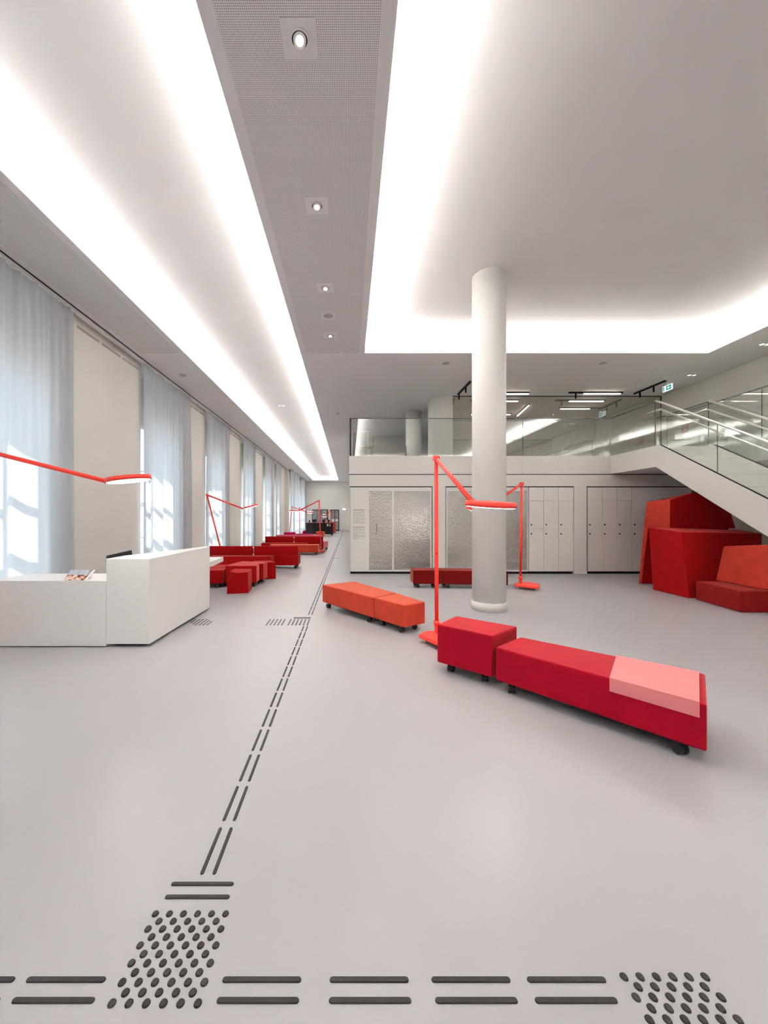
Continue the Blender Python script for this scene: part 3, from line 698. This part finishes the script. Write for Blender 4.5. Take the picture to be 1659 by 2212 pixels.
# second and third seat groups further down the hall
G2 = 'seat group in the middle of the hall'
bench('orange low bench on casters behind the nearer red sofa', [[(-3.1, 14.88), (-1.21, 14.88), (-1.19, 15.40), (-3.15, 15.40)]], 0.373, 'fabric_orange', G2)
bench('narrow red bench against the back of the further red sofa', [[(-3.60, 15.62), (-1.78, 15.62), (-1.72, 16.05), (-3.60, 16.05)]], 0.395, 'fabric_red', G2)
sofa(-3.55, -1.10, 16.15, 'red sofa with its low back turned, in the middle of the hall', 'fabric_red')
bench('pale cream low bench at the end of the further red sofa', [[(-1.35, 17.1), (-0.98, 17.1), (-0.98, 17.8), (-1.35, 17.8)]], 0.372, 'pad_pink', G2)
bench('long pink low bench beyond the sofas', [[(-4.3, 22.6), (-1.75, 22.6), (-1.65, 23.2), (-4.3, 23.2)]], 0.372, 'fabric_pink', G2)
bench('magenta seat block behind the long pink bench', [[(-4.0, 23.4), (-3.35, 23.4), (-3.35, 24.0), (-4.0, 24.0)]], 0.50, 'fabric_magenta', G2, name='cube_stool', cat='stool')
bench('magenta low bench behind the long pink bench', [[(-3.3, 23.4), (-2.2, 23.4), (-2.2, 23.8), (-3.3, 23.8)]], 0.41, 'fabric_magenta', G2)
bench('orange cube stool on casters in front of the black workstation', [[(-2.33, 26.9), (-1.85, 26.9), (-1.72, 27.3), (-2.33, 27.4)]], 0.40, 'fabric_orange', G2, name='cube_stool', cat='stool')
bm = bmesh.new(); bmesh.ops.create_uvsphere(bm, u_segments=18, v_segments=10, radius=0.14, matrix=Matrix.Translation((-3.52, 30.0, 0.2)) @ Matrix.Diagonal((1, 1, 1.4, 1)))
pf = empty('pouf', (-3.52, 30.0, 0), 'small rounded red pouf left of the black workstation', 'pouf'); link('cushion', bm, 'fabric_magenta', pf, True)
tube('foot_disc', (-3.52, 30.0, 0), (-3.52, 30.0, 0.02), 0.09, 'black_metal', pf)

# ------------------------------------------------------------------ reception desk
dk = empty('reception_desk', (-3.1, 5.0, 0), 'white angular reception desk with a low counter and a taller wing', 'reception desk')
bm = bmesh.new(); add_prism(bm, [(-4.12, 4.373, 0.012), (-2.782, 4.373, 0.012), (-2.782, 4.43, 0.012), (-4.06, 4.43, 0.012)], [(-4.12, 4.373, 0.73), (-2.782, 4.373, 0.73), (-2.782, 4.43, 0.73), (-4.06, 4.43, 0.73)])
link('front_panel', bm, 'desk_white', dk)
box('counter_top', -4.12, -2.782, 4.373, 4.94, 0.7305, 0.758, 'desk_white', dk)
box('end_panel', -4.12, -4.09, 4.432, 4.94, 0.012, 0.73, 'desk_white', dk)
top = [(-2.78, 4.373), (-2.286, 4.373), (-2.232, 6.12), (-2.31, 6.16), (-2.779, 4.74)]
bot = [(-2.78, 4.373), (-2.286, 4.373), (-2.232, 6.12), (-2.31, 6.16), (-2.779, 4.74)]
bm = bmesh.new(); add_prism(bm, [(x, y, 0.035) for x, y in bot], [(x, y, 1.012) for x, y in top])
bmesh.ops.bevel(bm, geom=bm.edges[:], offset=0.003, segments=1, affect='EDGES'); link('tall_wing', bm, 'desk_white', dk)
prism('plinth', [(-2.74, 4.46), (-2.38, 4.46), (-2.31, 6.0), (-2.36, 6.03), (-2.74, 4.75)], 0.0, 0.036, 'dark_gap', dk)
box('counter_plinth', -4.08, -2.80, 4.40, 4.43, 0, 0.012, 'dark_gap', dk)
prism('side_worktop', [(-3.0, 6.17), (-2.235, 6.17), (-2.285, 6.94), (-3.0, 6.94)], 0.68, 0.76, 'desk_white', dk)
boxes('worktop_leg', [(-2.95, -2.90, 6.25, 6.85, 0.0, 0.68)], 'desk_white', dk)
# open magazine propped on the low counter
mg = empty('magazine', (-3.22, 4.5, 0.758), 'open illustrated magazine propped up on the low reception counter', 'magazine')
def page(x0, x1, m, name, lean=0.0):
    z0 = 0.7585; rise = 0.105
    bm = bmesh.new(); b = [(x0, 4.40, z0), (x1, 4.40, z0), (x1+0.012+lean, 4.50, z0+rise), (x0+0.012+lean, 4.50, z0+rise)]
    add_prism(bm, [(x, y+0.012, z) for x, y, z in b], [(x, y, z+0.004) for x, y, z in b]); return link(name, bm, m, mg)
page(-3.288, -3.168, 'photo_print', 'left_page'); page(-3.163, -3.055, 'photo_print', 'right_page')
for (a, b) in ((-3.288, -3.168), (-3.163, -3.055)):
    bm = bmesh.new(); q = [(a+0.007, 4.45, 0.8155), (b+0.006, 4.45, 0.8155), (b+0.012, 4.499, 0.867), (a+0.012, 4.499, 0.867)]
    add_prism(bm, [(x, y+0.004, z-0.001) for x, y, z in q], [(x, y-0.002, z+0.0016) for x, y, z in q]); link('sky_photo', bm, 'photo_sky', mg)
page(-3.167, -3.164, 'paper', 'page_fold', 0.004); page(-3.05, -3.03, 'paper', 'loose_page', 0.03)
prism('prop', [(-3.26, 4.515), (-3.06, 4.515), (-3.06, 4.55), (-3.26, 4.55)], 0.7585, 0.84, 'paper', mg)
# office chair behind the desk
oc = empty('office_chair', (-3.25, 5.45, 0), 'black office chair behind the tall wing of the reception desk', 'office chair')
v = [(-3.33, 5.30, 0.60), (-3.17, 5.66, 0.60), (-3.21, 5.68, 0.60), (-3.37, 5.32, 0.60), (-3.315, 5.25, 0.955), (-3.155, 5.55, 1.005), (-3.195, 5.57, 1.005), (-3.355, 5.27, 0.955)]
solid('backrest', v, [(0, 1, 2, 3), (4, 5, 6, 7), (0, 1, 5, 4), (1, 2, 6, 5), (2, 3, 7, 6), (3, 0, 4, 7)], 'black_rubber', oc, 0.006)
prism('seat', [(-3.36, 5.32), (-3.20, 5.72), (-3.56, 5.88), (-3.74, 5.46)], 0.44, 0.50, 'black_rubber', oc, 0.015)
tube('gas_lift', (-3.46, 5.60, 0.10), (-3.46, 5.60, 0.44), 0.03, 'black_metal', oc); box('back_arm', -3.31, -3.25, 5.44, 5.52, 0.42, 0.66, 'black_metal', oc)
for k in range(5):
    a = k*2*PI/5; e = (-3.46+0.28*math.cos(a), 5.60+0.28*math.sin(a))
    tube('base_spoke', (-3.46, 5.60, 0.11), (*e, 0.085), 0.02, 'black_metal', oc, 8, 0.012); inst('caster', CAST, (*e, 0), oc, a)

# ------------------------------------------------------------------ tall red arm lamps
PLATE = [(-0.231, -0.062), (-0.015, -0.46), (0.32, -0.20), (0.30, 0.10), (-0.108, 0.08)]
def lamp(label, foot, top, arm_end, head, normal, mirror=1, rz=0.0, power=None, plate_r=1.0):
    fx, fy = foot; z0 = 0.05
    L = empty('floor_lamp', (fx, fy, 0), label, 'floor lamp', 'tall red arm lamps with round heads')
    ca, sa_ = math.cos(rz), math.sin(rz)
    P = [(fx+mirror*plate_r*(x*ca-y*sa_), fy+plate_r*(x*sa_+y*ca)) for x, y in PLATE]
    if mirror < 0: P = P[::-1]
    prism('base_plate', P, z0, z0+0.04, 'lamp_red', L, 0.006)
    for p in shrink(P, 0.06)[:5:1]: inst('caster', SCAST, (p[0], p[1], 0), L, p[0]*5)
    top = Vector(top); arm_end = Vector(arm_end); head = Vector(head)
    kn = Vector((fx, fy, z0+0.04))
    bm = bmesh.new(); add_box(bm, fx-0.022, fx+0.022, fy-0.024, fy+0.024, z0+0.04, z0+0.15); add_tube(bm, (fx-0.03, fy, z0+0.16), (fx+0.03, fy, z0+0.16), 0.036, 16)
    link('base_joint', bm, 'lamp_red', L)
    pb = Vector((fx, fy, z0+0.16))
    tube('pole', pb, top, 0.0235, 'lamp_red', L, 18)
    q = pb.lerp(top, 0.42); tube('switch', q+Vector((0, -0.018, 0)), q+Vector((0, -0.027, 0)), 0.008, 'black_metal', L, 8)
    ax = (top-pb).cross(arm_end-top).normalized()
    tube('elbow_joint', top-ax*0.034, top+ax*0.034, 0.033, 'lamp_red', L, 18)
    tube('arm', top, arm_end, 0.0235, 'lamp_red', L, 18)
    tube('head_joint', arm_end-ax*0.026, arm_end+ax*0.026, 0.027, 'lamp_red', L, 16)
    n = Vector(normal).normalized()                       # pointing up out of the head
    R = 0.222
    hd = tube('lamp_head', head-n*0.024, head+n*0.024, R, 'lamp_red', L, 48)
    e1 = (arm_end-head); e1 = e1-n*e1.dot(n); e1.normalize()
    tube('head_stem', head+e1*(R-0.02), arm_end, 0.017, 'lamp_red', L, 12)
    tube('diffuser', head-n*0.0245, head-n*0.028, R-0.012, 'lamp_diffuser', hd, 40)
h1 = D(1059.5, 1089, 3.50)
lamp('tall red arm lamp standing beside the crimson cube stool', (1.06, 4.62), D(942, 990, 4.66), D(1020, 1084, 3.66), h1, (0.045, -0.09, 1))
lamp('tall red arm lamp beside the dark red bench behind the column', (3.60, 8.02), D(1127, 1045, 8.0), D(1062, 1091, 7.06), D(1034, 1098, 7.0), (0.10, -0.26, 1), rz=0.4)
lamp('tall red arm lamp reaching over the reception desk', (-4.28, 4.10), (-4.24, 4.12, 2.285), D(232, 1040, 4.17), D(278, 1034.5, 4.17), (-0.13, -0.06, 1), rz=-0.3, plate_r=0.85)
lamp('tilted red arm lamp behind the nearer red sofa', (-3.91, 11.85), D(447, 1069, 11.85), D(524, 1098.5, 11.85), D(541.5, 1094, 11.85), (-0.24, -0.08, 1))
lamp('upright red arm lamp in front of the further red sofa', (-1.16, 15.72), D(689, 1081.5, 15.72), D(648, 1102, 15.70), D(636.5, 1103, 15.70), (0, -0.03, 1), rz=0.0, plate_r=0.55)
lamp('tilted red arm lamp by the curtains beyond the pink bench', (-4.15, 26.4), D(631, 1095, 26.4), D(663, 1105.5, 26.4), D(670, 1104, 26.4), (-0.1, -0.03, 1), plate_r=0.9)
lamp('upright red arm lamp left of the black workstation', (-3.95, 30.6), D(647, 1096.5, 30.6), D(663, 1107, 30.6), D(670, 1108, 30.6), (0, -0.03, 1))
lamp('tilted red arm lamp behind the orange cabinet near the far door', (-1.55, 35.2), D(713.5, 1101.5, 35.2), D(706, 1115, 35.0), D(700, 1116, 35.0), (0, -0.03, 1), plate_r=0.9)

# ------------------------------------------------------------------ far end of the hall
ws = empty('workstation', (-2.3, 29.8, 0), 'black wheeled workstation of drawers and cabinets at the far end of the hall', 'cabinet')
box('body', -3.32, -1.24, 29.5, 30.3, 0.10, 0.97, 'black_metal', ws)
box('red_top', -3.33, -1.23, 29.48, 30.32, 0.97, 0.985, 'fabric_red', ws)
for i in range(3): box('drawer', -3.30, -2.80, 29.485, 29.5, 0.15+0.27*i, 0.40+0.27*i, 'door_grey', ws)
for (a, b) in ((-2.78, -2.05), (-2.03, -1.27)): box('cabinet_door', a, b, 29.488, 29.5, 0.13, 0.95, 'black_metal', ws)
boxes('white_notice', [(-1.72, -1.58, 29.482, 29.487, 0.72, 0.90), (-1.50, -1.43, 29.482, 29.487, 0.70, 0.90)], 'speaker_grey', ws)
for x in (-3.2, -1.35):
    for yy in (29.6, 30.2): inst('caster', CAST, (x, yy, 0.012), ws, x).scale = (1.2, 1.2, 1.15)
def monitor(x, y, w, h, label, m='black_metal'):
    o = empty('monitor', (x, y, 0.985), label, 'monitor', 'screens on the black workstation')
    box('screen', x-w/2, x+w/2, y-0.015, y+0.015, 1.03, 1.03+h, m, o); box('stand_neck', x-0.03, x+0.03, y+0.015, y+0.04, 0.985, 1.15, 'black_metal', o); box('stand_foot', x-0.1, x+0.1, y-0.06, y+0.1, 0.985, 0.995, 'black_metal', o)
monitor(-3.1, 29.9, 0.10, 0.16, 'small black device at the left end of the black workstation')
monitor(-2.72, 29.9, 0.34, 0.22, 'wide black monitor on the left half of the black workstation')
monitor(-1.95, 29.9, 0.30, 0.2, 'black monitor on the right half of the black workstation')
monitor(-1.58, 29.85, 0.14, 0.2, 'narrow black monitor at the right end of the black workstation')
bx_ = empty('box', (-1.77, 29.8, 0.985), 'light orange box standing on the black workstation', 'box')
box('carton', -1.86, -1.67, 29.72, 29.82, 0.985, 1.23, 'pad_pink', bx_, 0.004); box('lid_fold', -1.86, -1.67, 29.70, 29.722, 1.13, 1.232, 'pad_pink', bx_)
oc2 = empty('cabinet', (-1.4, 33.2, 0), 'tall orange wheeled cabinet behind the black workstation', 'cabinet')
box('body', -1.65, -1.17, 33.0, 33.5, 0.08, 0.99, 'fabric_orange', oc2, 0.01)
for z in (0.12, 0.42): box('drawer', -1.63, -1.19, 32.985, 33.0, z, z+0.27, 'fabric_orange', oc2)
for x in (-1.58, -1.24):
    for yy in (33.08, 33.42): inst('caster', CAST, (x, yy, 0), oc2, x*9)
w9 = empty('window_20', (-2.98, YF, 0.7), kind='structure')
boxes('window_frame', [(-3.80, -3.72, YF-0.05, YF, 0.0, 2.17), (-2.22, -2.14, YF-0.05, YF, 0.0, 2.17), (-3.72, -2.22, YF-0.05, YF, 2.09, 2.17), (-3.72, -2.22, YF-0.05, YF, 0.0, 0.08)], 'door_grey', w9)
for i in range(3): box('pane', -3.72+i*0.5+0.004, -3.22+i*0.5-0.004, YF-0.03, YF-0.02, 0.08, 2.09, 'glass_dark', w9)
box('dark_backing', -3.72, -2.22, YF-0.012, YF-0.002, 0.08, 2.09, 'door_grey', w9)
dr = empty('door_1', (-1.46, YF, 0), kind='structure')
boxes('door_frame', [(-1.90, -1.82, YF-0.05, YF, 0, 2.17), (-1.10, -1.02, YF-0.05, YF, 0, 2.17), (-1.82, -1.10, YF-0.05, YF, 2.09, 2.17), (-1.82, -1.10, YF-0.05, YF, 0, 0.12), (-1.48, -1.43, YF-0.05, YF, 0.12, 2.09)], 'door_grey', dr)
for (a, b) in ((-1.82, -1.48), (-1.43, -1.10)):
    box('pane', a, b, YF-0.03, YF-0.02, 0.12, 2.09, 'glass_window', dr); box('bright_backing', a, b, YF-0.012, YF-0.002, 0.12, 2.09, 'grey_panel', dr)
    boxes('notice', [(a+0.02, b-0.02, YF-0.036, YF-0.031, 0.95, 1.22), (a+0.02, b-0.02, YF-0.036, YF-0.031, 0.68, 0.72)], 'paper', dr)
el = empty('emergency_light', (-0.5, YF, 2.2), 'small lit emergency light on the far wall beside the door', 'emergency light')
box('housing', -0.62, -0.38, YF-0.06, YF, 2.12, 2.14, 'frame_white', el); box('lens', -0.62, -0.38, YF-0.06, YF, 2.14, 2.26, 'emergency_white', el)
wb2 = empty('wall_box', (-0.1, 20.0, 1.1), 'small pale wall-mounted box on the corridor wall', 'wall box')
box('housing', -0.17, 0.0, 19.8, 20.2, 1.04, 1.20, 'frame_white', wb2); box('lip', -0.172, 0.0, 19.79, 20.21, 1.20, 1.215, 'frame_white', wb2)

# ------------------------------------------------------------------ ceiling fittings
def ring(name, c, r0, r1, z0, z1, m, parent, seg=32, tiltz=None):
    bm = bmesh.new(); rows = []
    for (r, z) in ((r0, z0), (r1, z0), (r1, z1), (r0, z1)):
        rows.append([bm.verts.new((c[0]+r*math.cos(2*PI*i/seg), c[1]+r*math.sin(2*PI*i/seg), z)) for i in range(seg)])
    for k in range(4):
        for i in range(seg): bm.faces.new([rows[k][i], rows[k][(i+1) % seg], rows[(k+1) % 4][(i+1) % seg], rows[(k+1) % 4][i]])
    return link(name, bm, m, parent, False)
def downlight(x, y, label):
    o = empty('downlight', (x, y, H), label, 'downlight', 'recessed ceiling downlights in a row')
    box('mounting_plate', x-0.125, x+0.125, y-0.125, y+0.125, H-0.0075, H-0.004, 'paint_ceiling', o)
    ring('trim_ring', (x, y), 0.058, 0.072, H-0.0135, H-0.0076, 'paint_ceiling', o)
    tube('dark_well', (x, y, H-0.0095), (x, y, H-0.0077), 0.058, 'black_metal', o, 28)
    n = Vector((0.05, -0.30, -1)).normalized(); c = Vector((x, y, H-0.006))
    tube('reflector', c-n*0.001, c+n*0.022, 0.049, 'steel', o, 28, 0.047); tube('lens', c+n*0.0215, c+n*0.0235, 0.031, 'downlight_lens', o, 24)
    d = bpy.data.lights.new('downlight_beam', 'SPOT'); d.energy = 45; d.spot_size = 1.5; d.spot_blend = 0.8; d.shadow_soft_size = 0.045; d.color = (1, 0.94, 0.86)
    l = bpy.data.objects.new('downlight_beam', d); COL.objects.link(l); l.location = (x, y-0.01, H-0.06); put(l, o)
for i, yy in enumerate((2.846, 4.377, 5.945, 7.51)):
    downlight(-0.368, yy, 'lit round downlight in the perforated ceiling strip, '+['above the near floor studs', 'second along the strip', 'beside the ceiling speaker, on its near side', 'between the ceiling speaker and the panel joint'][i])
def disc(x, y, z, r, label, name='ceiling_speaker', cat='speaker', plate=False, group=None, m='speaker_grey'):
    o = empty(name, (x, y, z), label, cat, group)
    if plate: box('mounting_plate', x-0.125, x+0.125, y-0.125, y+0.125, z-0.0075, z-0.004, 'paint_ceiling', o)
    tube('grille', (x, y, z-0.014), (x, y, z-0.0076 if plate else z), r, m, o, 28); ring('rim', (x, y), r, r+0.012, z-0.016, z-0.0076 if plate else z, 'paint_ceiling', o)
disc(-0.369, 6.77, H, 0.085, 'round grey ceiling speaker in the perforated strip between two downlights', plate=True)
disc(-4.19, 9.63, H, 0.08, 'round ceiling disc above the second curtain')
disc(-0.38, 13.2, H, 0.08, 'round ceiling disc over the guidance line beyond the perforated strip')
disc(2.25, 8.87, H, 0.085, 'round ceiling disc left of the round column, before the lockers')
disc(5.88, 8.85, H, 0.085, 'round ceiling disc above the landing end of the mezzanine glass')
def twin(x, y, z, label):
    o = empty('twin_spot', (x, y, z), label, 'spotlight', 'small twin ceiling spots')
    box('plate', x-0.13, x+0.13, y-0.06, y+0.06, z-0.006, z, 'paint_ceiling', o)
    for s in (-1, 1): tube('lens', (x+s*0.06, y, z-0.012), (x+s*0.06, y, z-0.0062), 0.04, 'downlight_lens', o, 16)
twin(-2.37, 13.4, HR, 'small twin spot in the left light recess'); twin(8.64, 9.63, H, 'small twin spot beside the right wall above the landing'); twin(8.6, 7.9, H, 'small twin spot beside the right wall over the gallery')
# black track lights over the mezzanine walkway
def track(a, b, label, spots=(), lit=None):
    a = Vector((*a, H-0.02)); b = Vector((*b, H-0.02)); o = empty('track_light', tuple((a+b)/2), label, 'track light', 'black track lights over the mezzanine')
    def seg(name, t0, t1, m, w=0.02, dz=0.0, h=0.02):
        p, q = a.lerp(b, t0), a.lerp(b, t1); d = (q-p).normalized(); n = Vector((-d.y, d.x, 0))*w
        bm = bmesh.new(); pts = [p-n, q-n, q+n, p+n]
        add_prism(bm, [(v.x, v.y, v.z-h+dz) for v in pts], [(v.x, v.y, v.z+h+dz) for v in pts]); return link(name, bm, m, o)
    seg('track', 0, 1, 'black_metal', 0.026)
    if lit: seg('light_bar', lit[0], lit[1], 'tube_white', 0.016, -0.030, 0.011)
    for t in spots:
        p = a.lerp(b, t); tube('spot_head', p+Vector((0, 0, -0.02)), p+Vector((0, 0, -0.17)), 0.022, 'black_metal', o, 12)
track((3.19, 10.05), (3.17, 11.1), 'black ceiling track with two spots left of the round column', (0.35, 0.92))
track((3.7, 10.96), (5.17, 10.96), 'ceiling track mostly covered by a lit bar, right of the round column', (), (0.1, 0.99))
track((6.30, 10.95), (7.84, 10.95), 'ceiling track half black with a lit bar above the mezzanine glass', (0.13,), (0.28, 0.96))
track((8.28, 10.0), (8.25, 11.05), 'black ceiling track with two spots beside the exit sign', (0.35, 0.8))
track((4.2, 13.2), (5.6, 13.2), 'lit ceiling bar in the room behind the glass partition', (), (0.02, 0.98))
track((6.9, 12.5), (8.2, 12.5), 'second lit ceiling bar in the room behind the glass partition', (), (0.02, 0.75))
track((5.9, 13.4), (5.7, 12.1), 'slanted lit ceiling bar in the room behind the glass partition', (), (0.02, 0.98))
# exit sign and fire sign
ex = empty('exit_sign', (8.36, 10.0, 4.86), 'lit green and white exit sign hanging under the ceiling by the right wall', 'exit sign')
box('sign_panel', 8.35, 8.37, 9.87, 10.17, 4.79, 4.94, 'sign_white', ex); box('hanger', 8.355, 8.365, 9.95, 10.09, 4.94, H, 'rail_white', ex)
boxes('door_symbol', [(8.346, 8.349, 10.12, 10.15, 4.81, 4.92)], 'sign_green', ex)
boxes('arrow_field', [(8.346, 8.349, 9.90, 10.05, 4.81, 4.92)], 'sign_green', ex)
bm = bmesh.new(); add_prism(bm, [(8.3455, 10.03, 4.865), (8.3455, 9.97, 4.905), (8.3455, 9.97, 4.825)], [(8.3445, 10.03, 4.865), (8.3445, 9.97, 4.905), (8.3445, 9.97, 4.825)]); add_box(bm, 8.3445, 8.3455, 9.92, 9.97, 4.855, 4.875); link('arrow', bm, 'sign_white', ex)
fs = empty('fire_sign', (XR, 10.5, 3.8), 'small red and white fire safety sign on the right wall', 'sign')
box('sign_panel', XR-0.01, XR, 10.42, 10.62, 3.80, 4.0, 'sign_red', fs)
boxes('white_symbol', [(XR-0.013, XR-0.01, 10.45, 10.48, 3.83, 3.97), (XR-0.013, XR-0.01, 10.50, 10.53, 3.83, 3.97), (XR-0.013, XR-0.01, 10.55, 10.60, 3.92, 3.97)], 'paper', fs)
